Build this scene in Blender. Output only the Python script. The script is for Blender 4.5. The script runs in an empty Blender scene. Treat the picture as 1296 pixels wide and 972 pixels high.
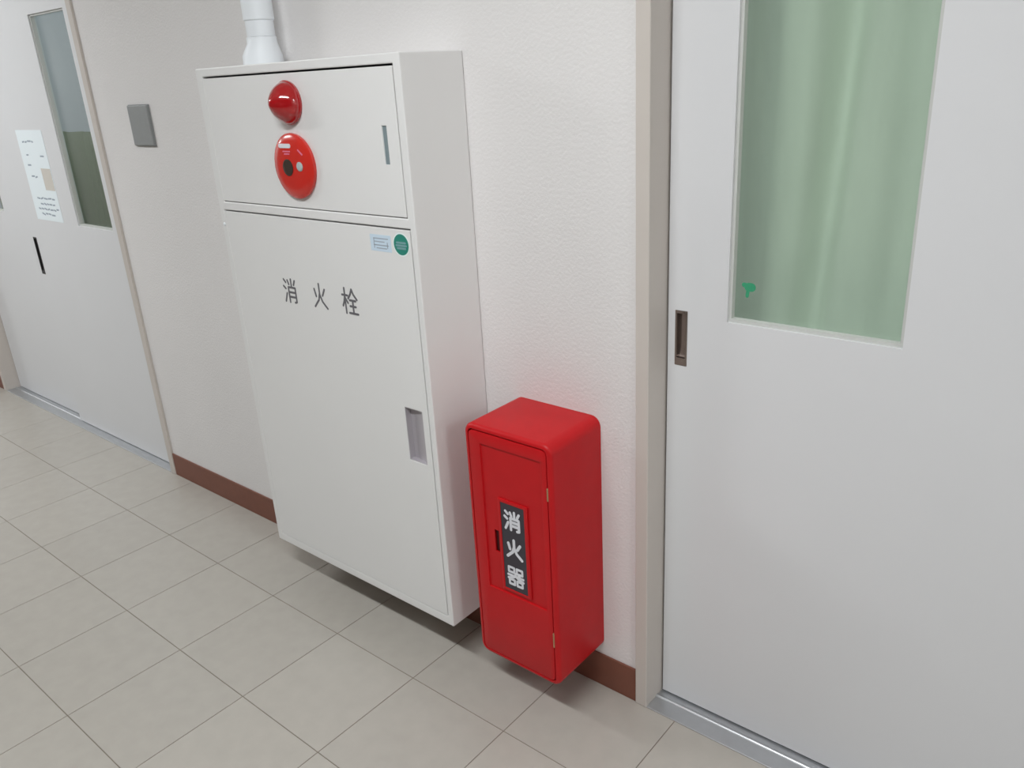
import bpy, bmesh, math, random
from mathutils import Vector, Matrix
random.seed(7)
scene = bpy.context.scene
col = scene.collection

# ------------------------------------------------------------------ camera
f_px, W_px = 1033.493, 1296.0
cd = bpy.data.cameras.new('camera')
cam = bpy.data.objects.new('camera', cd)
col.objects.link(cam)
cd.sensor_fit = 'HORIZONTAL'
cd.sensor_width = 36.0
cd.lens = 36.0 * f_px / W_px
cd.clip_start = 0.02
yw, pt, rl = (math.radians(a) for a in (-40.7507, -20.9666, -3.3213))
fw = Vector((math.sin(yw) * math.cos(pt), math.cos(yw) * math.cos(pt), math.sin(pt)))
r = fw.cross(Vector((0, 0, 1))).normalized()
u = r.cross(fw)
r2 = r * math.cos(rl) + u * math.sin(rl)
u2 = u * math.cos(rl) - r * math.sin(rl)
m = Matrix((r2, u2, -fw)).transposed().to_4x4()
m.translation = Vector((1.7070, -1.3385, 1.4207))
cam.matrix_world = m
scene.camera = cam

# ------------------------------------------------------------------ world, lamps, exposure
w = bpy.data.worlds.new('world')
scene.world = w
w.use_nodes = True
w.node_tree.nodes['Background'].inputs[0].default_value = (0.86, 0.94, 1.0, 1)
w.node_tree.nodes['Background'].inputs[1].default_value = 0.92
scene.view_settings.view_transform = 'Standard'
scene.view_settings.look = 'None'
scene.view_settings.gamma = 1.0
scene.view_settings.use_curve_mapping = False
scene.view_settings.exposure = 0.0
LAMP_Y, LAMP_Z = -1.40, 2.42
LAMP_X = (-5.6, -2.3, 1.0, 4.3)
LAMP_W = 35.5
for k, lx in enumerate(LAMP_X):
    ld = bpy.data.lights.new('tube_light', 'AREA')
    ld.shape = 'RECTANGLE'
    ld.size, ld.size_y = 1.2, 0.11
    ld.energy = LAMP_W
    ld.color = (0.948, 0.982, 1.0)
    lo = bpy.data.objects.new('tube_light', ld)
    col.objects.link(lo)
    lo.location = (lx, LAMP_Y, LAMP_Z - 0.045)


# ------------------------------------------------------------------ materials
def srgb(r_, g_, b_):
    def c(v):
        v /= 255.0
        return v / 12.92 if v <= 0.04045 else ((v + 0.055) / 1.055) ** 2.4
    return (c(r_), c(g_), c(b_), 1.0)


def mat(name, color, rough=0.5, metal=0.0, spec=0.5, var=0.0, var_scale=8.0, bump=0.0, bump_scale=80.0,
        bump_dist=0.002, coat=0.0, rand=0.0, bump_stretch=(1, 1, 1), detail=4.0):
    m_ = bpy.data.materials.new(name)
    m_.use_nodes = True
    nt = m_.node_tree
    b = nt.nodes['Principled BSDF']
    b.inputs['Base Color'].default_value = color
    b.inputs['Roughness'].default_value = rough
    b.inputs['Metallic'].default_value = metal
    b.inputs['Specular IOR Level'].default_value = spec
    b.inputs['Coat Weight'].default_value = coat
    b.inputs['Coat Roughness'].default_value = 0.08
    geo = nt.nodes.new('ShaderNodeNewGeometry')
    if var > 0 or rand > 0:
        n = nt.nodes.new('ShaderNodeTexNoise')
        n.inputs['Scale'].default_value = var_scale
        n.inputs['Detail'].default_value = 5
        nt.links.new(geo.outputs['Position'], n.inputs['Vector'])
        mr = nt.nodes.new('ShaderNodeMapRange')
        mr.inputs['From Min'].default_value = 0.25
        mr.inputs['From Max'].default_value = 0.75
        mr.inputs['To Min'].default_value = 1 - var
        mr.inputs['To Max'].default_value = 1 + var
        nt.links.new(n.outputs['Fac'], mr.inputs['Value'])
        val = mr.outputs['Result']
        if rand > 0:
            oi = nt.nodes.new('ShaderNodeObjectInfo')
            mr2 = nt.nodes.new('ShaderNodeMapRange')
            mr2.inputs['To Min'].default_value = 1 - rand
            mr2.inputs['To Max'].default_value = 1 + rand
            nt.links.new(oi.outputs['Random'], mr2.inputs['Value'])
            mm = nt.nodes.new('ShaderNodeMath')
            mm.operation = 'MULTIPLY'
            nt.links.new(val, mm.inputs[0])
            nt.links.new(mr2.outputs['Result'], mm.inputs[1])
            val = mm.outputs[0]
        vm = nt.nodes.new('ShaderNodeVectorMath')
        vm.operation = 'SCALE'
        vm.inputs[0].default_value = color[:3]
        nt.links.new(val, vm.inputs['Scale'])
        nt.links.new(vm.outputs['Vector'], b.inputs['Base Color'])
    if bump > 0:
        n2 = nt.nodes.new('ShaderNodeTexNoise')
        n2.inputs['Scale'].default_value = bump_scale
        n2.inputs['Detail'].default_value = detail
        mp = nt.nodes.new('ShaderNodeMapping')
        mp.inputs['Scale'].default_value = bump_stretch
        nt.links.new(geo.outputs['Position'], mp.inputs['Vector'])
        nt.links.new(mp.outputs['Vector'], n2.inputs['Vector'])
        bp = nt.nodes.new('ShaderNodeBump')
        bp.inputs['Strength'].default_value = bump
        bp.inputs['Distance'].default_value = bump_dist
        nt.links.new(n2.outputs['Fac'], bp.inputs['Height'])
        nt.links.new(bp.outputs['Normal'], b.inputs['Normal'])
    return m_


def glass_mat(name):
    m_ = bpy.data.materials.new(name)
    m_.use_nodes = True
    nt = m_.node_tree
    nt.nodes.clear()
    out = nt.nodes.new('ShaderNodeOutputMaterial')
    mix = nt.nodes.new('ShaderNodeMixShader')
    tr = nt.nodes.new('ShaderNodeBsdfTransparent')
    tr.inputs[0].default_value = (0.93, 0.96, 0.94, 1)
    gl = nt.nodes.new('ShaderNodeBsdfGlossy')
    gl.inputs['Roughness'].default_value = 0.02
    # Schlick reflectance, the same for both faces of the thin pane
    geo = nt.nodes.new('ShaderNodeNewGeometry')
    dot = nt.nodes.new('ShaderNodeVectorMath')
    dot.operation = 'DOT_PRODUCT'
    nt.links.new(geo.outputs['Normal'], dot.inputs[0])
    nt.links.new(geo.outputs['Incoming'], dot.inputs[1])
    last = dot.outputs['Value']
    for op, v0, v1 in (('ABSOLUTE', None, None), ('SUBTRACT', 1.0, None), ('POWER', None, 5.0), ('MULTIPLY', None, 0.96), ('ADD', None, 0.04)):
        mm = nt.nodes.new('ShaderNodeMath')
        mm.operation = op
        k = 0
        if v0 is not None:
            mm.inputs[0].default_value = v0
            k = 1
        if v1 is not None:
            mm.inputs[1].default_value = v1
        nt.links.new(last, mm.inputs[k])
        last = mm.outputs[0]
    nt.links.new(last, mix.inputs[0])
    nt.links.new(tr.outputs[0], mix.inputs[1])
    nt.links.new(gl.outputs[0], mix.inputs[2])
    nt.links.new(mix.outputs[0], out.inputs[0])
    return m_


def cloth_mat(name, color, trans=0.45):
    m_ = bpy.data.materials.new(name)
    m_.use_nodes = True
    nt = m_.node_tree
    nt.nodes.clear()
    out = nt.nodes.new('ShaderNodeOutputMaterial')
    mix = nt.nodes.new('ShaderNodeMixShader')
    mix.inputs[0].default_value = trans
    d = nt.nodes.new('ShaderNodeBsdfDiffuse')
    t = nt.nodes.new('ShaderNodeBsdfTranslucent')
    geo = nt.nodes.new('ShaderNodeNewGeometry')
    mp = nt.nodes.new('ShaderNodeMapping')
    mp.inputs['Scale'].default_value = (26, 26, 5)
    n = nt.nodes.new('ShaderNodeTexNoise')
    n.inputs['Scale'].default_value = 1.0
    n.inputs['Detail'].default_value = 6
    nt.links.new(geo.outputs['Position'], mp.inputs['Vector'])
    nt.links.new(mp.outputs['Vector'], n.inputs['Vector'])
    rp = nt.nodes.new('ShaderNodeValToRGB')
    rp.color_ramp.elements[0].position = 0.3
    rp.color_ramp.elements[1].position = 0.7
    rp.color_ramp.elements[0].color = tuple(c * 0.96 for c in color[:3]) + (1,)
    rp.color_ramp.elements[1].color = tuple(min(1, c * 1.03) for c in color[:3]) + (1,)
    nt.links.new(n.outputs['Fac'], rp.inputs['Fac'])
    for s in (d, t):
        nt.links.new(rp.outputs['Color'], s.inputs['Color'])
    nt.links.new(d.outputs[0], mix.inputs[1])
    nt.links.new(t.outputs[0], mix.inputs[2])
    nt.links.new(mix.outputs[0], out.inputs[0])
    return m_


def emis_mat(name, color, s):
    m_ = bpy.data.materials.new(name)
    m_.use_nodes = True
    b = m_.node_tree.nodes['Principled BSDF']
    b.inputs['Base Color'].default_value = color
    b.inputs['Emission Color'].default_value = color
    b.inputs['Emission Strength'].default_value = s
    return m_


M = {}
M['wall'] = mat('painted_plaster', srgb(228, 225, 224), 0.75, spec=0.25, var=0.015, var_scale=3, bump=0.55, bump_scale=150,
                bump_dist=0.0022, detail=3)
M['wall_plain'] = mat('painted_wall_far', srgb(222, 221, 219), 0.8, spec=0.2, var=0.02, var_scale=2)
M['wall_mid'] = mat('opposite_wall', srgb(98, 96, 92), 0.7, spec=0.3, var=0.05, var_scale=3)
M['wall_room'] = mat('classroom_wall', srgb(196, 200, 204), 0.8, var=0.05, var_scale=2)
M['ceiling'] = mat('ceiling_board', srgb(232, 231, 228), 0.85, spec=0.2, var=0.03, var_scale=40)
M['tile'] = mat('vinyl_tile', srgb(177, 172, 164), 0.25, spec=0.45, var=0.035, var_scale=22, bump=0.04, bump_scale=30,
                bump_dist=0.002, rand=0.02)
M['joint'] = mat('tile_joint', srgb(120, 110, 98), 0.8)
M['baseboard'] = mat('brown_vinyl_skirting', srgb(122, 74, 58), 0.5, var=0.06, var_scale=30)
M['cab'] = mat('white_enamel_steel', srgb(230, 229, 228), 0.42, spec=0.4, var=0.008, var_scale=5, bump=0.05, bump_scale=220,
               bump_dist=0.0008)
M['dark'] = mat('dark_gap', srgb(38, 36, 36), 0.7)
M['slot'] = mat('grey_green_pull', srgb(132, 146, 150), 0.4)
M['steel'] = mat('brushed_steel', srgb(190, 185, 190), 0.38, metal=0.35, bump=0.05, bump_scale=300, bump_stretch=(1, 1, 0.05),
                 bump_dist=0.0005)
M['chrome'] = mat('dull_chrome', srgb(158, 144, 138), 0.2, metal=0.9)
M['alu'] = mat('aluminium_sill', srgb(190, 192, 195), 0.33, metal=0.75, var=0.05, var_scale=30, bump=0.06, bump_scale=200,
               bump_stretch=(0.03, 1, 1), bump_dist=0.0005)
M['frame'] = mat('taupe_door_frame', srgb(205, 197, 190), 0.5, var=0.012, var_scale=10)
M['door'] = mat('pale_grey_door', srgb(224, 224, 226), 0.42, spec=0.4, var=0.01, var_scale=4, bump=0.05, bump_scale=180,
                bump_dist=0.0008)
M['red'] = mat('red_plastic', srgb(192, 22, 28), 0.4, spec=0.28, var=0.04, var_scale=25, bump=0.06, bump_scale=260,
               bump_dist=0.0008)
M['red_gloss'] = mat('red_gloss_plastic', srgb(205, 44, 34), 0.22, spec=0.5, coat=0.4)
M['dome'] = mat('red_lens', srgb(176, 10, 20), 0.1, spec=0.6, coat=0.8)
M['dome'].node_tree.nodes['Principled BSDF'].inputs['Transmission Weight'].default_value = 0.15
M['black'] = mat('black_plastic', srgb(42, 40, 42), 0.45)
M['ink'] = mat('grey_ink', srgb(104, 102, 106), 0.6)
M['whiteink'] = mat('white_ink', srgb(224, 224, 230), 0.6)
M['plate'] = mat('charcoal_plate', srgb(58, 54, 62), 0.45)
M['brownblack'] = mat('brown_black_button', srgb(58, 46, 38), 0.35)
M['silver'] = mat('pale_lens', srgb(176, 190, 190), 0.25)
M['greyplate'] = mat('grey_plate', srgb(146, 148, 148), 0.5, var=0.03, var_scale=60)
M['whiteplastic'] = mat('white_pvc', srgb(236, 240, 244), 0.45)
M['paper'] = mat('paper', srgb(238, 246, 250), 0.8)
M['tan'] = mat('tan_print', srgb(212, 206, 198), 0.8)
M['textgrey'] = mat('grey_print', srgb(162, 172, 184), 0.8)
M['paleblue'] = mat('pale_blue_label', srgb(205, 222, 236), 0.6)
M['teal'] = mat('teal_sticker', srgb(40, 134, 118), 0.5)
M['tealgrey'] = mat('grey_teal_print', srgb(120, 160, 164), 0.5)
M['stickwhite'] = mat('sticker_edge', srgb(232, 244, 242), 0.5)
M['green'] = mat('green_sticker', srgb(60, 160, 118), 0.5)
M['hinge'] = mat('tan_hinge', srgb(176, 140, 104), 0.4, metal=0.4)
M['bronze'] = mat('dark_bronze_pull', srgb(78, 62, 56), 0.35, metal=0.7)
M['glass'] = glass_mat('window_glass')
M['curtain'] = cloth_mat('green_curtain', srgb(230, 240, 224), 0.25)
M['curtain2'] = cloth_mat('olive_curtain', srgb(150, 160, 132), 0.35)
M['tube'] = emis_mat('fluorescent_tube', (1, 0.99, 0.97, 1), 6.0)
M['sash'] = mat('sash_bead', srgb(205, 206, 202), 0.45)


# ------------------------------------------------------------------ geometry helpers
def box(bm, x0, x1, y0, y1, z0, z1):
    v = [bm.verts.new((x, y, z)) for x in (x0, x1) for y in (y0, y1) for z in (z0, z1)]
    q = [(0, 1, 3, 2), (4, 6, 7, 5), (0, 4, 5, 1), (2, 3, 7, 6), (0, 2, 6, 4), (1, 5, 7, 3)]
    return [bm.faces.new([v[i] for i in t]) for t in q]


def slab(x0, x1, z0, z1, y0, y1, holes=()):
    """upright slab (thickness along y) with rectangular through-holes (hx0,hx1,hz0,hz1)"""
    bm = bmesh.new()
    xs = sorted({x0, x1, *[h[0] for h in holes], *[h[1] for h in holes]})
    zs = sorted({z0, z1, *[h[2] for h in holes], *[h[3] for h in holes]})
    nx, nz = len(xs) - 1, len(zs) - 1
    V = {}

    def vert(i, j, k):
        if (i, j, k) not in V:
            V[(i, j, k)] = bm.verts.new((xs[i], (y0, y1)[k], zs[j]))
        return V[(i, j, k)]

    def solid(i, j):
        if not (0 <= i < nx and 0 <= j < nz):
            return False
        cx, cz = (xs[i] + xs[i + 1]) / 2, (zs[j] + zs[j + 1]) / 2
        return not any(h[0] < cx < h[1] and h[2] < cz < h[3] for h in holes)
    for i in range(nx):
        for j in range(nz):
            if not solid(i, j):
                continue
            bm.faces.new([vert(i, j, 0), vert(i + 1, j, 0), vert(i + 1, j + 1, 0), vert(i, j + 1, 0)])
            bm.faces.new([vert(i, j, 1), vert(i, j + 1, 1), vert(i + 1, j + 1, 1), vert(i + 1, j, 1)])
            for di, dj, a, b in ((-1, 0, (i, j + 1), (i, j)), (1, 0, (i + 1, j), (i + 1, j + 1)),
                                 (0, -1, (i, j), (i + 1, j)), (0, 1, (i + 1, j + 1), (i, j + 1))):
                if not solid(i + di, j + dj):
                    bm.faces.new([vert(*a, 0), vert(*a, 1), vert(*b, 1), vert(*b, 0)])
    bmesh.ops.recalc_face_normals(bm, faces=bm.faces)
    return bm


def bevel_all(bm, wd, seg=2, ang=0.5):
    es = [e for e in bm.edges if len(e.link_faces) == 2 and e.calc_face_angle(0) > ang]
    bmesh.ops.bevel(bm, geom=es, offset=wd, segments=seg, affect='EDGES', profile=0.5, clamp_overlap=True)
    return bm


def bbox(x0, x1, y0, y1, z0, z1, bev=0.0, seg=2):
    bm = bmesh.new()
    box(bm, x0, x1, y0, y1, z0, z1)
    bmesh.ops.recalc_face_normals(bm, faces=bm.faces)
    if bev:
        bevel_all(bm, bev, seg)
    return bm


def lathe_y(prof, n=48, c=(0, 0, 0)):
    """revolve (radius, depth toward the viewer) about an axis along -y"""
    bm = bmesh.new()
    rings = []
    for rr, d in prof:
        if rr < 1e-6:
            rings.append([bm.verts.new((c[0], c[1] - d, c[2]))])
        else:
            rings.append([bm.verts.new((c[0] + rr * math.cos(2 * math.pi * i / n), c[1] - d,
                                        c[2] + rr * math.sin(2 * math.pi * i / n))) for i in range(n)])
    for a, b in zip(rings, rings[1:]):
        for i in range(n):
            j = (i + 1) % n
            if len(a) == 1 and len(b) == 1:
                continue
            if len(a) == 1:
                bm.faces.new([a[0], b[i], b[j]])
            elif len(b) == 1:
                bm.faces.new([a[i], a[j], b[0]])
            else:
                bm.faces.new([a[i], a[j], b[j], b[i]])
    if len(rings[0]) > 1:
        bm.faces.new(rings[0])
    if len(rings[-1]) > 1:
        bm.faces.new(rings[-1])
    bmesh.ops.recalc_face_normals(bm, faces=bm.faces)
    return bm


def lathe_z(prof, n=40, c=(0, 0)):
    bm = bmesh.new()
    rings = [[bm.verts.new((c[0] + ox + rr * math.cos(2 * math.pi * i / n), c[1] + rr * math.sin(2 * math.pi * i / n), z))
              for i in range(n)] for rr, z, ox in prof]
    for a, b in zip(rings, rings[1:]):
        for i in range(n):
            j = (i + 1) % n
            bm.faces.new([a[i], a[j], b[j], b[i]])
    bm.faces.new(rings[0])
    bm.faces.new(rings[-1])
    bmesh.ops.recalc_face_normals(bm, faces=bm.faces)
    return bm


def prism(poly, axis, a, b):
    """closed polygon extruded along an axis; poly holds the two other coordinates in x,y,z order"""
    bm = bmesh.new()

    def pt3(p, t):
        return {'x': (t, p[0], p[1]), 'y': (p[0], t, p[1]), 'z': (p[0], p[1], t)}[axis]
    A_ = [bm.verts.new(pt3(p, a)) for p in poly]
    B_ = [bm.verts.new(pt3(p, b)) for p in poly]
    bm.faces.new(A_)
    bm.faces.new(B_[::-1])
    n_ = len(poly)
    for i in range(n_):
        j = (i + 1) % n_
        bm.faces.new([A_[j], A_[i], B_[i], B_[j]])
    bmesh.ops.recalc_face_normals(bm, faces=bm.faces)
    return bm


def smooth(o, ang=0.6):
    me = o.data
    me.polygons.foreach_set('use_smooth', [True] * len(me.polygons))
    b = bmesh.new()
    b.from_mesh(me)
    for e in b.edges:
        e.smooth = not (len(e.link_faces) == 2 and e.calc_face_angle(0) > ang)
    b.to_mesh(me)
    b.free()


WL = {}


def wloc(o):
    return WL.get(o.name, Vector((0, 0, 0)))


def obj(name, bm, material, parent=None, origin=None, sm=False, label=None, cat=None, group=None, kind=None):
    """one mesh object; bm is in world coordinates. origin defaults to the bottom centre of its box."""
    xs = [v.co for v in bm.verts]
    if origin is None:
        lo = Vector((min(c.x for c in xs), min(c.y for c in xs), min(c.z for c in xs)))
        hi = Vector((max(c.x for c in xs), max(c.y for c in xs), max(c.z for c in xs)))
        origin = Vector(((lo.x + hi.x) / 2, (lo.y + hi.y) / 2, lo.z))
    origin = Vector(origin)
    bmesh.ops.translate(bm, verts=bm.verts, vec=-origin)
    me = bpy.data.meshes.new(name)
    bm.to_mesh(me)
    bm.free()
    me.materials.append(material)
    o = bpy.data.objects.new(name, me)
    col.objects.link(o)
    WL[o.name] = origin
    if parent is not None:
        o.parent = parent
        o.location = origin - wloc(parent)
    else:
        o.location = origin
    if sm:
        smooth(o)
    tag(o, label, cat, group, kind)
    return o


def tag(o, label=None, cat=None, group=None, kind=None):
    for k, v in (('label', label), ('category', cat), ('group', group), ('kind', kind)):
        if v:
            o[k] = v


def empty(name, loc, label=None, cat=None, group=None, kind=None):
    o = bpy.data.objects.new(name, None)
    col.objects.link(o)
    o.location = loc
    o.empty_display_size = 0.05
    WL[o.name] = Vector(loc)
    tag(o, label, cat, group, kind)
    return o


def stroke(bm, pts, wd, y0, y1, n=6):
    """polyline of capsules, extruded between y0 (front) and y1 (back); pts in x,z"""
    for (ax, az), (bx, bz) in zip(pts, pts[1:]):
        y0 -= 0.00003
        a = math.atan2(bz - az, bx - ax)
        ring = []
        for cx, cz, s in ((bx, bz, a - math.pi / 2), (ax, az, a + math.pi / 2)):
            for k in range(n + 1):
                t = s + math.pi * k / n
                ring.append((cx + wd / 2 * math.cos(t), cz + wd / 2 * math.sin(t)))
        fr = [bm.verts.new((x, y0, z)) for x, z in ring]
        bk = [bm.verts.new((x, y1, z)) for x, z in ring]
        bm.faces.new(fr)
        bm.faces.new(bk[::-1])
        for i in range(len(ring)):
            j = (i + 1) % len(ring)
            bm.faces.new([fr[j], fr[i], bk[i], bk[j]])


GLYPH = {
    'extinguish': [[(.08, .94), (.22, .82)], [(.02, .66), (.17, .56)], [(.05, .03), (.22, .38)],
                   [(.62, .98), (.62, .68)], [(.36, .92), (.44, .76)], [(.90, .94), (.80, .76)],
                   [(.38, .64), (.38, .02)], [(.38, .64), (.88, .64), (.88, .06), (.76, .03)],
                   [(.38, .44), (.88, .44)], [(.38, .25), (.88, .25)]],
    'fire': [[(.5, .97), (.5, .60), (.40, .33), (.07, .03)], [(.5, .56), (.64, .28), (.95, .03)],
             [(.15, .74), (.24, .45)], [(.87, .78), (.70, .52)]],
    'plug': [[(.02, .71), (.38, .71)], [(.2, .98), (.2, .01)], [(.2, .68), (.12, .45), (.02, .28)], [(.22, .6), (.37, .42)],
             [(.68, .97), (.58, .78), (.41, .60)], [(.68, .97), (.78, .78), (.98, .60)], [(.5, .54), (.88, .54)],
             [(.5, .31), (.86, .31)], [(.42, .04), (.97, .04)], [(.69, .54), (.69, .04)]],
    'device': [[(.08, .70), (.08, .96), (.42, .96), (.42, .70), (.08, .70)],
               [(.58, .70), (.58, .96), (.92, .96), (.92, .70), (.58, .70)],
               [(.10, .03), (.10, .28), (.42, .28), (.42, .03), (.10, .03)],
               [(.58, .03), (.58, .28), (.90, .28), (.90, .03), (.58, .03)],
               [(.03, .52), (.97, .52)], [(.5, .68), (.48, .52), (.28, .40), (.04, .34)],
               [(.52, .52), (.72, .40), (.97, .34)], [(.66, .66), (.75, .59)]],
}


def glyph(key, cx, cz, sx, sz, wd, y0, y1):
    bm = bmesh.new()
    for st in GLYPH[key]:
        stroke(bm, [(cx + (x - .5) * sx, cz + (z - .5) * sz) for x, z in st], wd, y0, y1)
        y0 -= 0.00003 * (len(st) - 1)
    return bm


# ------------------------------------------------------------------ the setting
XL, XR, YF, ZC = -6.6, 5.0, -2.75, 2.48
T = 0.3
X0, YB = -0.5061, -0.264
D1 = (-2.93, -1.255)         # left doorway opening
D2 = (0.92, 2.595)           # right doorway opening
DH = 2.02

floor = obj('floor', bbox(XL, XR, YF, 0.14, -0.06, -0.0012), M['joint'], kind='structure')
# vinyl floor tiles
gap = 0.0019
tile_mesh = {}


def tile_mesh_for(ly):
    key = round(ly, 4)
    if key not in tile_mesh:
        bm = bbox(-T / 2 + gap / 2, T / 2 - gap / 2, -ly / 2 + gap / 2, ly / 2 - gap / 2, -0.003, 0.0, 0.0006, 1)
        me = bpy.data.meshes.new('floor_tile')
        bm.to_mesh(me)
        bm.free()
        me.materials.append(M['tile'])
        tile_mesh[key] = me
    return tile_mesh[key]


rows = [(-YB * 0 + (YB) / 2, -YB)] + [(YB - T * (k + 0.5), T) for k in range(9)]
fo = wloc(floor)
far = bmesh.new()
for yc, ly in rows:
    for k in range(-21, 19):
        xc = X0 + (k + 0.5) * T
        if xc - T / 2 < XL or xc + T / 2 > XR or yc - ly / 2 < YF:
            continue
        if -17 <= k <= 11 and yc > -2.6:
            o = bpy.data.objects.new('tile', tile_mesh_for(ly))
            col.objects.link(o)
            o.parent = floor
            o.location = Vector((xc, yc, 0)) - fo
        else:
            box(far, xc - T / 2 + gap / 2, xc + T / 2 - gap / 2, yc - ly / 2 + gap / 2, yc + ly / 2 - gap / 2, -0.003, 0)
obj('tile_field', far, M['tile'], floor, kind='stuff')

wall = obj('wall_back', slab(XL, XR, 0, ZC, 0, 0.14, [(D1[0] - 0.0299, D1[1] + 0.0339, -0.1, DH + 0.0339), (D2[0] - 0.0299, D2[1] + 0.0339, -0.1, DH + 0.0339)]), M['wall'], kind='structure')
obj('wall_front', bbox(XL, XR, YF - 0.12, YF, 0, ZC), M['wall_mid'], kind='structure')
obj('wall_left', bbox(XL - 0.12, XL, YF, 0.14, 0, ZC), M['wall_plain'], kind='structure')
obj('wall_right', bbox(XR, XR + 0.12, YF, 0.14, 0, ZC), M['wall_plain'], kind='structure')
obj('ceiling', bbox(XL, XR, YF, 0.14, ZC, ZC + 0.1), M['ceiling'], kind='structure')

for nm, xa, xb in (('baseboard_back', D1[1] + 0.0345, D2[0] - 0.0295), ('baseboard_left', XL, D1[0] - 0.0305),
                   ('baseboard_right', D2[1] + 0.0305, XR)):
    obj(nm, bbox(xa, xb, -0.005, 0.0, 0.0, 0.0925, 0.001, 1), M['baseboard'], kind='structure')

# rooms behind the doors
obj('wall_room', bbox(XL, XR, 3.4, 3.5, 0, ZC), M['wall_room'], kind='structure')
obj('wall_room_left', bbox(-4.6, -4.5, 0.14, 3.4, 0, ZC), M['wall_room'], kind='structure')
obj('floor_room', bbox(XL, XR, 0.14, 3.5, -0.06, -0.001), M['tile'], kind='structure')


# door frames: jamb boxes that stand 8 mm proud of the plaster, head above, aluminium sill
def doorway(idx, xa, xb):
    e = empty('trim_%d' % idx, ((xa + xb) / 2, 0.06, 0), kind='structure')
    obj('jamb', bbox(xa - 0.03, xa, -0.008, 0.14, 0, DH, 0.0015, 1), M['frame'], e)
    obj('jamb', bbox(xb, xb + 0.034, -0.008, 0.14, 0, DH, 0.0015, 1), M['frame'], e)
    obj('head', bbox(xa - 0.03, xb + 0.034, -0.008, 0.14, DH, DH + 0.034, 0.0015, 1), M['frame'], e)
    s = obj('sill', bbox(xa, xb, -0.007, 0.14, 0, 0.003, 0.001, 1), M['alu'], e)
    # rolled rails on the sill
    for yc in (0.0405, 0.0725):
        bm = bmesh.new()
        n = 8
        pr = [(yc - 0.0055 + 0.011 * k / n, 0.003 + 0.004 * math.sin(math.pi * k / n)) for k in range(n + 1)]
        A = [bm.verts.new((xa, y, z)) for y, z in pr]
        B = [bm.verts.new((xb, y, z)) for y, z in pr]
        for k in range(n):
            bm.faces.new([A[k], B[k], B[k + 1], A[k + 1]])
        bm.faces.new(A)
        bm.faces.new(B[::-1])
        bmesh.ops.recalc_face_normals(bm, faces=bm.faces)
        obj('rail', bm, M['alu'], s, sm=True)
    return e


doorway(1, *D1)
doorway(2, *D2)


# sliding door leaves
def leaf(idx, xa, xb, y0, y1, win, z_bottom, pull, pull_mat, z0p, z1p):
    wx0, wx1, wz0, wz1 = win
    px0, px1 = pull
    bm = slab(xa, xb, z_bottom, DH - 0.006, y0, y1, [win, (px0, px1, z0p, z1p)])
    d = obj('door_%d' % idx, bm, M['door'], kind='structure')
    # glazing bead: sloped frame that holds the pane
    bb = slab(wx0, wx1, wz0, wz1, y0 + 0.006, y0 + 0.019, [(wx0 + 0.006, wx1 - 0.006, wz0 + 0.007, wz1 - 0.006)])
    obj('window_bead', bb, M['sash'], d)
    obj('glass_pane', bbox(wx0 + 0.001, wx1 - 0.001, y0 + 0.0195, y0 + 0.0245, wz0 + 0.001, wz1 - 0.001), M['glass'], d)
    # flush pull: tray with rim and concave finger cup
    h = obj('flush_pull', slab(px0 + .0002, px1 - .0002, z0p + .0002, z1p - .0002, y0 - 0.001, y0 + 0.012,
                               [(px0 + 0.004, px1 - 0.004, z0p + 0.016, z1p - 0.006)]), pull_mat, d)
    za, zb = z0p + 0.0162, z1p - 0.0062
    n = 8
    prof = [(y0 + 0.0008 + 0.0085 * math.sin(0.5 * math.pi * k / n), za + 0.026 * (1 - math.cos(0.5 * math.pi * k / n))) for k in range(n + 1)]
    prof += [(y0 + 0.0095, zb), (y0 + 0.0135, zb), (y0 + 0.0135, za)]
    bm = prism(prof, 'x', px0 + 0.0042, px1 - 0.0042)
    obj('finger_cup', bm, pull_mat, h, sm=True)
    return d


leaf(1, -2.145, -1.258, 0.030, 0.056, (-1.655, -1.367, 0.947, 1.70), 0.006, (-2.137, -2.104, ), M['black'], 0.705, 0.866)
leaf(2, -2.926, -2.08, 0.062, 0.088, (-2.80, -2.482, 0.947, 1.70), 0.006, (-2.915, -2.889), M['bronze'], 0.838, 0.955)
leaf(3, 0.924, 1.80, 0.062, 0.088, (1.050, 1.366, 0.950, 1.70), 0.008, (0.940, 0.967), M['chrome'], 0.845, 0.960)
leaf(4, 1.74, 2.591, 0.030, 0.056, (2.149, 2.465, 0.950, 1.70), 0.008, (2.54, 2.567), M['chrome'], 0.845, 0.960)


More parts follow.
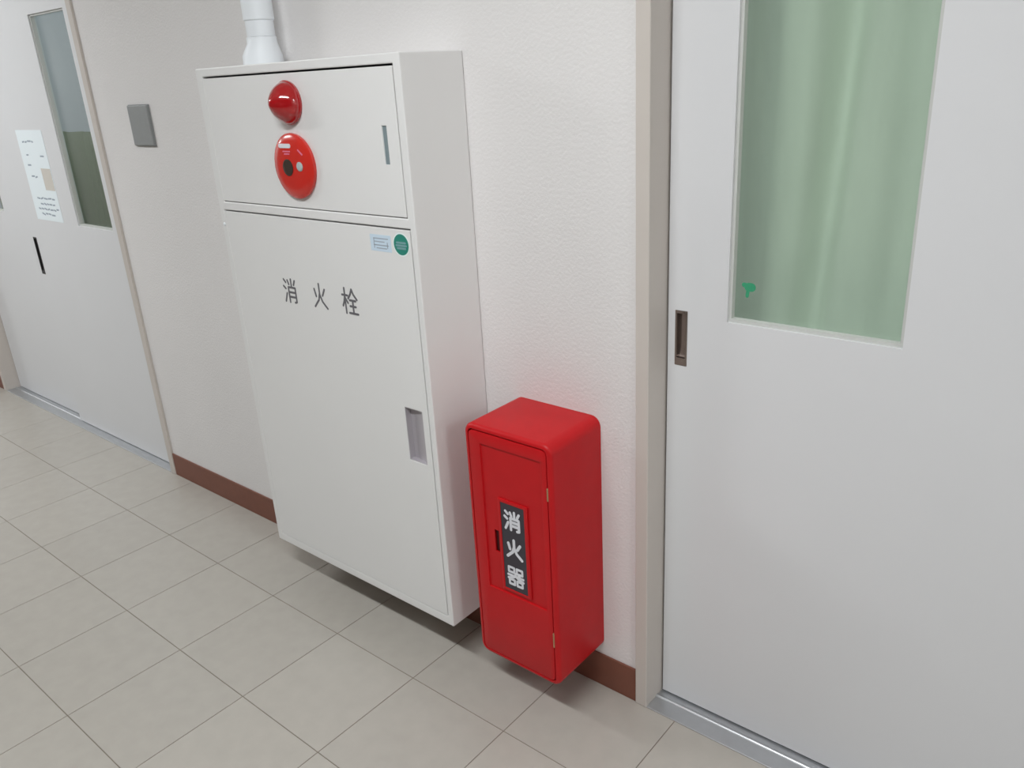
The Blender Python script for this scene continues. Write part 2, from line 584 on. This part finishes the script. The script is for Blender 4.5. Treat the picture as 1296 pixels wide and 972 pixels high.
# curtains inside the rooms
def curtain(name, xa, xb, z0, z1, y, amp, wl, material, label, seed, creases=()):
    rnd = random.Random(seed)
    bm = bmesh.new()
    nx, nz = int((xb - xa) / 0.006), 26
    ph = [rnd.uniform(0, 6.28) for _ in range(6)]
    G = []
    for j in range(nz + 1):
        t = j / nz
        z = z0 + (z1 - z0) * t
        row = []
        for i in range(nx + 1):
            x = xa + (xb - xa) * i / nx
            xs = x + 0.05 * (1 - t) * math.sin(2.1 * x + ph[4]) + 0.02 * math.sin(3.0 * z + ph[5])
            k = 2 * math.pi / wl
            f = math.sin(k * xs + ph[0]) + 0.55 * math.sin(1.73 * k * xs + ph[1]) + 0.35 * math.sin(0.47 * k * xs + ph[2])
            f += 0.22 * math.sin(3.4 * k * xs + 3 * z + ph[3])
            cr = sum(d_ * math.exp(-((x - c_ - s_ * (z - 1.2)) / w_) ** 2) for c_, s_, w_, d_ in creases)
            row.append(bm.verts.new((x, y + cr + amp * f * (0.7 + 0.3 * math.sin(2.2 * z + ph[1])), z)))
        G.append(row)
    for j in range(nz):
        for i in range(nx):
            bm.faces.new([G[j][i], G[j][i + 1], G[j + 1][i + 1], G[j + 1][i]])
    return obj(name, bm, material, sm=True, label=label, cat='curtain')


curtain('curtain', 0.95, 2.56, 0.06, 1.98, 0.205, 0.012, 0.23, M['curtain'],
        'pale green pleated curtain behind the glass of the right sliding door', 3,
        ((1.165, 0.07, 0.030, 0.034), (1.01, 0.02, 0.05, 0.03), (1.42, 0.0, 0.06, 0.03)))
curtain('curtain', -2.9, -1.29, 0.06, 1.285, 0.20, 0.014, 0.15, M['curtain2'],
        'olive green half-height curtain behind the glass of the left sliding doors', 5)

# ------------------------------------------------------------------ hose cabinet
CL, CR, CZ0, CZ1, CY = -0.257, 0.4717, 0.1382, 1.466, -0.1798
cab = empty('fire_hose_cabinet', ((CL + CR) / 2, CY / 2, CZ0),
            'tall white steel fire hose cabinet with red alarm lamp hung on the wall', 'cabinet')
UD = (-0.229, 0.449, 1.1495, 1.4425)      # upper door
LD = (-0.236, 0.4535, 0.1645, 1.1225)     # lower door
g = 0.0016
body = slab(CL, CR, CZ0, CZ1, CY, -0.001,
            [(UD[0] - g, UD[1] + g, UD[2] - 0.0024, UD[3] + 0.0042), (LD[0] - g, LD[1] + g, LD[2] - g, LD[3] + 0.0034)])
obj('body', bevel_all(body, 0.0025, 2), M['cab'], cab)
obj('back_panel', bbox(CL + 0.004, CR - 0.004, -0.0045, -0.0015, CZ0 + 0.004, CZ1 - 0.004), M['dark'], cab)
SL = (0.4015, 0.4155, 1.255, 1.331)
ud = obj('upper_door', bevel_all(slab(UD[0], UD[1], UD[2], UD[3], CY - 0.0006, CY + 0.018, [SL]), 0.0007, 1), M['cab'], cab)
HP = (0.378, 0.4355, 0.5765, 0.7115)
lw = obj('lower_door', bevel_all(slab(LD[0], LD[1], LD[2], LD[3], CY - 0.0006, CY + 0.018, [HP]), 0.0007, 1), M['cab'], cab)
# slot pull on the upper door
obj('slot_pull', bbox(SL[0], SL[1], CY + 0.0022, CY + 0.016, SL[2], SL[3]), M['slot'], ud, label='narrow grey slot pull')
# recessed metal pull of the lower door
hp = obj('recessed_pull', slab(*HP, CY + 0.0002, CY + 0.0165, [(HP[0] + 0.0015, HP[1] - 0.0015, HP[2] + 0.0015, HP[3] - 0.0015)]),
         M['steel'], lw, label='grey metal recessed pull')
x0_, x1_ = HP[0] + 0.0016, HP[1] - 0.0016
bm = prism([(x0_, CY + 0.0158), (x0_ + 0.012, CY + 0.0158), (x1_, CY + 0.0045), (x1_, CY + 0.0172), (x0_, CY + 0.0172)], 'z',
           HP[2] + 0.0016, HP[3] - 0.0016)
pt_ = obj('pull_tray', bm, M['steel'], cab, label='sloping metal tray of the recessed pull')
# hinge screw on the left edge
obj('hinge_screw', lathe_y([(0.0045, 0), (0.0045, 0.001), (0.003, 0.0022), (0, 0.0025)], 16, (-0.2465, CY, 1.088)), M['whiteplastic'], cab, sm=True)

yl = CY - 0.0006
for key, cx, cz in (('extinguish', 0.001, 0.940), ('fire', 0.118, 0.942), ('plug', 0.229, 0.943)):
    obj('lettering', glyph(key, cx, cz, 0.054, 0.062, 0.0052, yl - 0.0004, yl + 0.0002), M['ink'], lw)
lab = obj('label_sticker', bbox(0.327, 0.393, yl - 0.0004, yl, 1.0715, 1.1075), M['paleblue'], lw)
# inked marks on the pale blue label
bm = bmesh.new()
for z, xa, xb in ((1.0995, 0.338, 0.384), (1.0925, 0.341, 0.372), (1.0850, 0.338, 0.384), (1.0785, 0.346, 0.378)):
    stroke(bm, [(xa, z), (xb, z)], 0.0022, yl - 0.0007, yl - 0.0003, 3)
stroke(bm, [(0.339, 1.0985), (0.339, 1.0785)], 0.0022, yl - 0.0007, yl - 0.0003, 3)
stroke(bm, [(0.381, 1.0915), (0.381, 1.0800)], 0.0022, yl - 0.0007, yl - 0.0003, 3)
obj('label_print', bm, M['textgrey'], cab, kind='stuff')
gs = obj('round_sticker', lathe_y([(0.0252, 0), (0.0252, 0.0003)], 40, (0.4245, yl, 1.0915)), M['stickwhite'], lw)
obj('sticker_face', lathe_y([(0.0225, 0.0002), (0.0225, 0.0005)], 40, (0.4245, yl, 1.0915)), M['teal'], cab, label='teal disc with white rim')
bm = bmesh.new()
for dz, hw in ((0.004, 0.013), (-0.002, 0.015), (-0.008, 0.012)):
    stroke(bm, [(0.4245 - hw, 1.0915 + dz), (0.4245 + hw, 1.0915 + dz)], 0.0042, yl - 0.0008, yl - 0.0004, 4)
obj('sticker_print', bm, M['tealgrey'], cab, kind='stuff')

# red alarm lamp
LX, LZ = 0.106, 1.381
al = obj('alarm_lamp', lathe_y([(0.046, 0), (0.047, 0.002), (0.047, 0.006), (0.0445, 0.008), (0.040, 0.008)], 56, (LX, yl, LZ)),
         M['dome'], cab, sm=True)
pr = [(0.0450, 0.0065)]
for k in range(1, 15):
    t = k / 14
    rr = 0.0445 * (1 - t ** 1.55) ** 0.72
    pr.append((rr if k < 14 else 0.0, 0.008 + 0.044 * t))
obj('lamp_lens', lathe_y(pr, 56, (LX, yl, LZ)), M['dome'], al, sm=True, label='glossy red dome lens')
# push-button call station
PX, PZ = 0.1005, 1.2445
cs = obj('call_station', lathe_y([(0.0715, 0), (0.073, 0.003), (0.0725, 0.008), (0.066, 0.0125), (0.050, 0.0155), (0.030, 0.0165),
                                  (0, 0.0168)], 64, (PX, yl, PZ)), M['red_gloss'], cab, sm=True)
obj('push_button', lathe_y([(0.0185, 0.0155), (0.0185, 0.0178), (0.016, 0.0182), (0.0155, 0.0174), (0.0, 0.0174)], 40, (PX - 0.010, yl, PZ - 0.002)),
    M['brownblack'], cs, sm=True, label='black round push button')
obj('indicator_lens', lathe_y([(0.0105, 0.014), (0.0105, 0.0172), (0.008, 0.0192), (0, 0.0198)], 32, (PX + 0.033, yl, PZ + 0.001)),
    M['silver'], cs, sm=True, label='pale round indicator lens')
bm = bmesh.new()
stroke(bm, [(PX - 0.031, PZ + 0.0455), (PX + 0.004, PZ + 0.0455)], 0.0095, yl - 0.0165, yl - 0.0140, 4)
obj('name_strip', bm, M['whiteink'], cs)
bm = bmesh.new()
for xa, xb, dz in ((-0.021, 0.004, 0.0335), (-0.017, 0.001, 0.028)):
    stroke(bm, [(PX + xa, PZ + dz), (PX + xb, PZ + dz)], 0.0028, yl - 0.0170, yl - 0.0150, 3)
stroke(bm, [(PX + 0.033, PZ + 0.037), (PX + 0.046, PZ + 0.027)], 0.0034, yl - 0.0160, yl - 0.0130, 3)
obj('printed_marks', bm, mat('pink_print', srgb(226, 120, 150), 0.4), cs, kind='stuff')

# ------------------------------------------------------------------ white conduit above the cabinet
KX, KY = -0.131, -0.062
cn = empty('conduit', (KX, KY, CZ1), 'white plastic cable conduit rising from the top of the hose cabinet', 'conduit')
obj('pipe', lathe_z([(0.0335, 1.53, 0), (0.0335, 1.565, 0), (0.0365, 1.568, 0), (0.0365, ZC, 0)], 40, (KX, KY)), M['whiteplastic'], cn, sm=True)
obj('end_bell', lathe_z([(0.049, CZ1 + 0.0002, -0.006), (0.048, 1.488, -0.006), (0.043, 1.50, -0.004), (0.0365, 1.515, 0), (0.0355, 1.5295, 0)], 40, (KX, KY)),
    M['whiteplastic'], cn, sm=True)

# ------------------------------------------------------------------ red extinguisher box
RX0, RX1, RZ0, RZ1, RY = 0.560, 0.7985, 0.114, 0.7175, -0.178
rb = empty('extinguisher_box', ((RX0 + RX1) / 2, RY / 2, RZ0),
           'red plastic fire extinguisher box with black lettered plate mounted beside the white cabinet', 'extinguisher box')
bm = bmesh.new()
box(bm, RX0, RX1, RY, -0.0005, RZ0, RZ1)
bmesh.ops.recalc_face_normals(bm, faces=bm.faces)
ed = [e for e in bm.edges if abs((e.verts[0].co - e.verts[1].co).normalized().y) > 0.9]
bmesh.ops.bevel(bm, geom=ed, offset=0.024, segments=7, affect='EDGES', profile=0.5)
ed = [e for e in bm.edges if all(abs(v.co.y - RY) < 1e-5 for v in e.verts)]
bmesh.ops.bevel(bm, geom=ed, offset=0.0095, segments=5, affect='EDGES', profile=0.5)
ff = max((f for f in bm.faces if f.normal.y < -0.99), key=lambda f: f.calc_area())
bmesh.ops.inset_region(bm, faces=[ff], thickness=0.0018, depth=0)
for v in ff.verts:
    pass
ext = bmesh.ops.extrude_discrete_faces(bm, faces=[ff])
for f in ext['faces']:
    bmesh.ops.translate(bm, verts=f.verts, vec=(0, 0.013, 0))
obj('case', bm, M['red'], rb, sm=True)
# door, flush in the recess with a dark gap around it
DX0, DX1, DZ0, DZ1 = 0.5718, 0.7845, 0.1260, 0.7025
PNL = (0.6035, 0.7685, 0.3125, 0.6745)
bm = slab(DX0, DX1, DZ0, DZ1, RY + 0.0004, RY + 0.0125, [PNL])
ed = [e for e in bm.edges if abs((e.verts[0].co - e.verts[1].co).normalized().y) > 0.9
      and all(min(abs(v.co.x - DX0), abs(v.co.x - DX1)) < 1e-5 and min(abs(v.co.z - DZ0), abs(v.co.z - DZ1)) < 1e-5 for v in e.verts)]
bmesh.ops.bevel(bm, geom=ed, offset=0.013, segments=5, affect='EDGES', profile=0.5)
ed = [e for e in bm.edges if all(abs(v.co.y - RY - 0.0004) < 1e-5 for v in e.verts) and len(e.link_faces) == 2 and e.calc_face_angle(0) > 0.5]
bmesh.ops.bevel(bm, geom=ed, offset=0.0022, segments=2, affect='EDGES', profile=0.5)
rd = obj('door', bm, M['red'], rb, sm=True)
PUL = (0.6265, 0.6395, 0.412, 0.468)
obj('door_panel', slab(PNL[0], PNL[1], PNL[2], PNL[3], RY + 0.0045, RY + 0.0085, [PUL]), M['red'], rd)
obj('finger_slot', bbox(PUL[0], PUL[1], RY + 0.0105, RY + 0.0122, PUL[2], PUL[3]), mat('deep_red', srgb(70, 12, 14), 0.5), rd, label='dark finger slot')
fr_ = slab(0.6445, 0.7275, 0.3215, 0.5555, RY + 0.0005, RY + 0.0046, [(0.6508, 0.7172, 0.3275, 0.5475)])
obj('plate_frame', bevel_all(fr_, 0.0012, 2), M['red'], rd, sm=True)
pl = obj('name_plate', bbox(0.651, 0.717, RY + 0.0022, RY + 0.0042, 0.3278, 0.5472), M['plate'], rd, label='charcoal name plate')
yp = RY + 0.0022
for key, cz, wd_ in (('extinguish', 0.508, 0.0064), ('fire', 0.4375, 0.0072), ('device', 0.3655, 0.0056)):
    obj('lettering', glyph(key, 0.684, cz, 0.046, 0.047, wd_, yp - 0.0006, yp + 0.0002), M['whiteink'], rb)
for za, zb in ((0.590, 0.620), (0.222, 0.260)):
    obj('hinge', bbox(DX1 - 0.001, DX1 + 0.0032, RY - 0.0012, RY + 0.008, za, zb, 0.001, 1), M['hinge'], rb)

# ------------------------------------------------------------------ small things on the wall and doors
wp = empty('wall_plate', (-0.924, 0, 1.261), 'square grey cover plate on the wall left of the hose cabinet', 'plate')
obj('cover', bbox(-0.986, -0.862, -0.010, -0.0003, 1.261, 1.383, 0.003, 2), M['greyplate'], wp)
obj('rim', slab(-0.988, -0.860, 1.259, 1.385, -0.004, -0.0002, [(-0.9855, -0.8625, 1.2615, 1.3825)]), M['greyplate'], wp)

yd = 0.030
nt_ = empty('paper_notice', (-1.90, yd, 0.95), 'white paper notice taped to the left sliding door beside its window', 'notice')
obj('sheet', bbox(-2.030, -1.782, yd - 0.0010, yd - 0.0002, 0.950, 1.306), M['paper'], nt_)
obj('printed_picture', bbox(-1.872, -1.786, yd - 0.0014, yd - 0.0008, 1.075, 1.16), M['tan'], nt_)
bm = bmesh.new()
rnd = random.Random(4)
for z, xa, xb in ((1.262, -1.985, -1.885), (1.212, -1.975, -1.955), (1.205, -1.845, -1.815), (1.172, -1.985, -1.955), (1.125, -1.975, -1.925),
                  (1.040, -1.975, -1.815), (1.018, -1.955, -1.825), (0.997, -1.985, -1.80), (0.976, -1.965, -1.84)):
    x = xa
    while x < xb:
        l_ = rnd.uniform(0.012, 0.03)
        stroke(bm, [(x, z + rnd.uniform(-.003, .003)), (min(x + l_, xb), z + rnd.uniform(-.003, .003))], 0.006, yd - 0.0016, yd - 0.0008, 3)
        x += l_ + 0.010
obj('printed_text', bm, M['textgrey'], nt_, kind='stuff')

yg = 0.062 + 0.0195
bm = bmesh.new()
stroke(bm, [(1.0815, 1.0185), (1.0875, 1.0185)], 0.0165, yg - 0.0006, yg - 0.0001, 8)
stroke(bm, [(1.0815, 1.0185), (1.0795, 1.001)], 0.0065, yg - 0.0005, yg - 0.0001, 5)
stroke(bm, [(1.0725, 1.022), (1.078, 1.021)], 0.009, yg - 0.0004, yg - 0.0001, 5)
obj('glass_sticker', bm, M['green'], label='small green sticker low on the glass of the right sliding door', cat='sticker')

# ------------------------------------------------------------------ ceiling lamps
where = ('far left end of the corridor', 'left sliding doors', 'fire hose cabinet', 'right sliding doors')
for k, lx in enumerate(LAMP_X):
    e = empty('ceiling_light', (lx, LAMP_Y, ZC), 'white twin tube fluorescent fixture on the ceiling by the ' + where[k], 'ceiling light',
              'fluorescent ceiling lights')
    obj('housing', bbox(lx - 0.64, lx + 0.64, LAMP_Y - 0.045, LAMP_Y + 0.045, ZC - 0.045, ZC, 0.004, 1), M['whiteplastic'], e)
    for s in (-1, 1):
        bm = bmesh.new()
        n = 16
        R_ = [[bm.verts.new((x, LAMP_Y + s * 0.03 + 0.013 * math.cos(6.28319 * i / n), ZC - 0.064 + 0.013 * math.sin(6.28319 * i / n)))
               for i in range(n)] for x in (lx - 0.60, lx + 0.60)]
        for i in range(n):
            j = (i + 1) % n
            bm.faces.new([R_[0][i], R_[0][j], R_[1][j], R_[1][i]])
        bm.faces.new(R_[0])
        bm.faces.new(R_[1])
        bmesh.ops.recalc_face_normals(bm, faces=bm.faces)
        obj('tube', bm, M['tube'], e, sm=True)
        obj('socket', bbox(lx + s * 0.615 - 0.014, lx + s * 0.615 + 0.014, LAMP_Y - 0.045, LAMP_Y + 0.045, ZC - 0.08, ZC - 0.045), M['whiteplastic'], e)
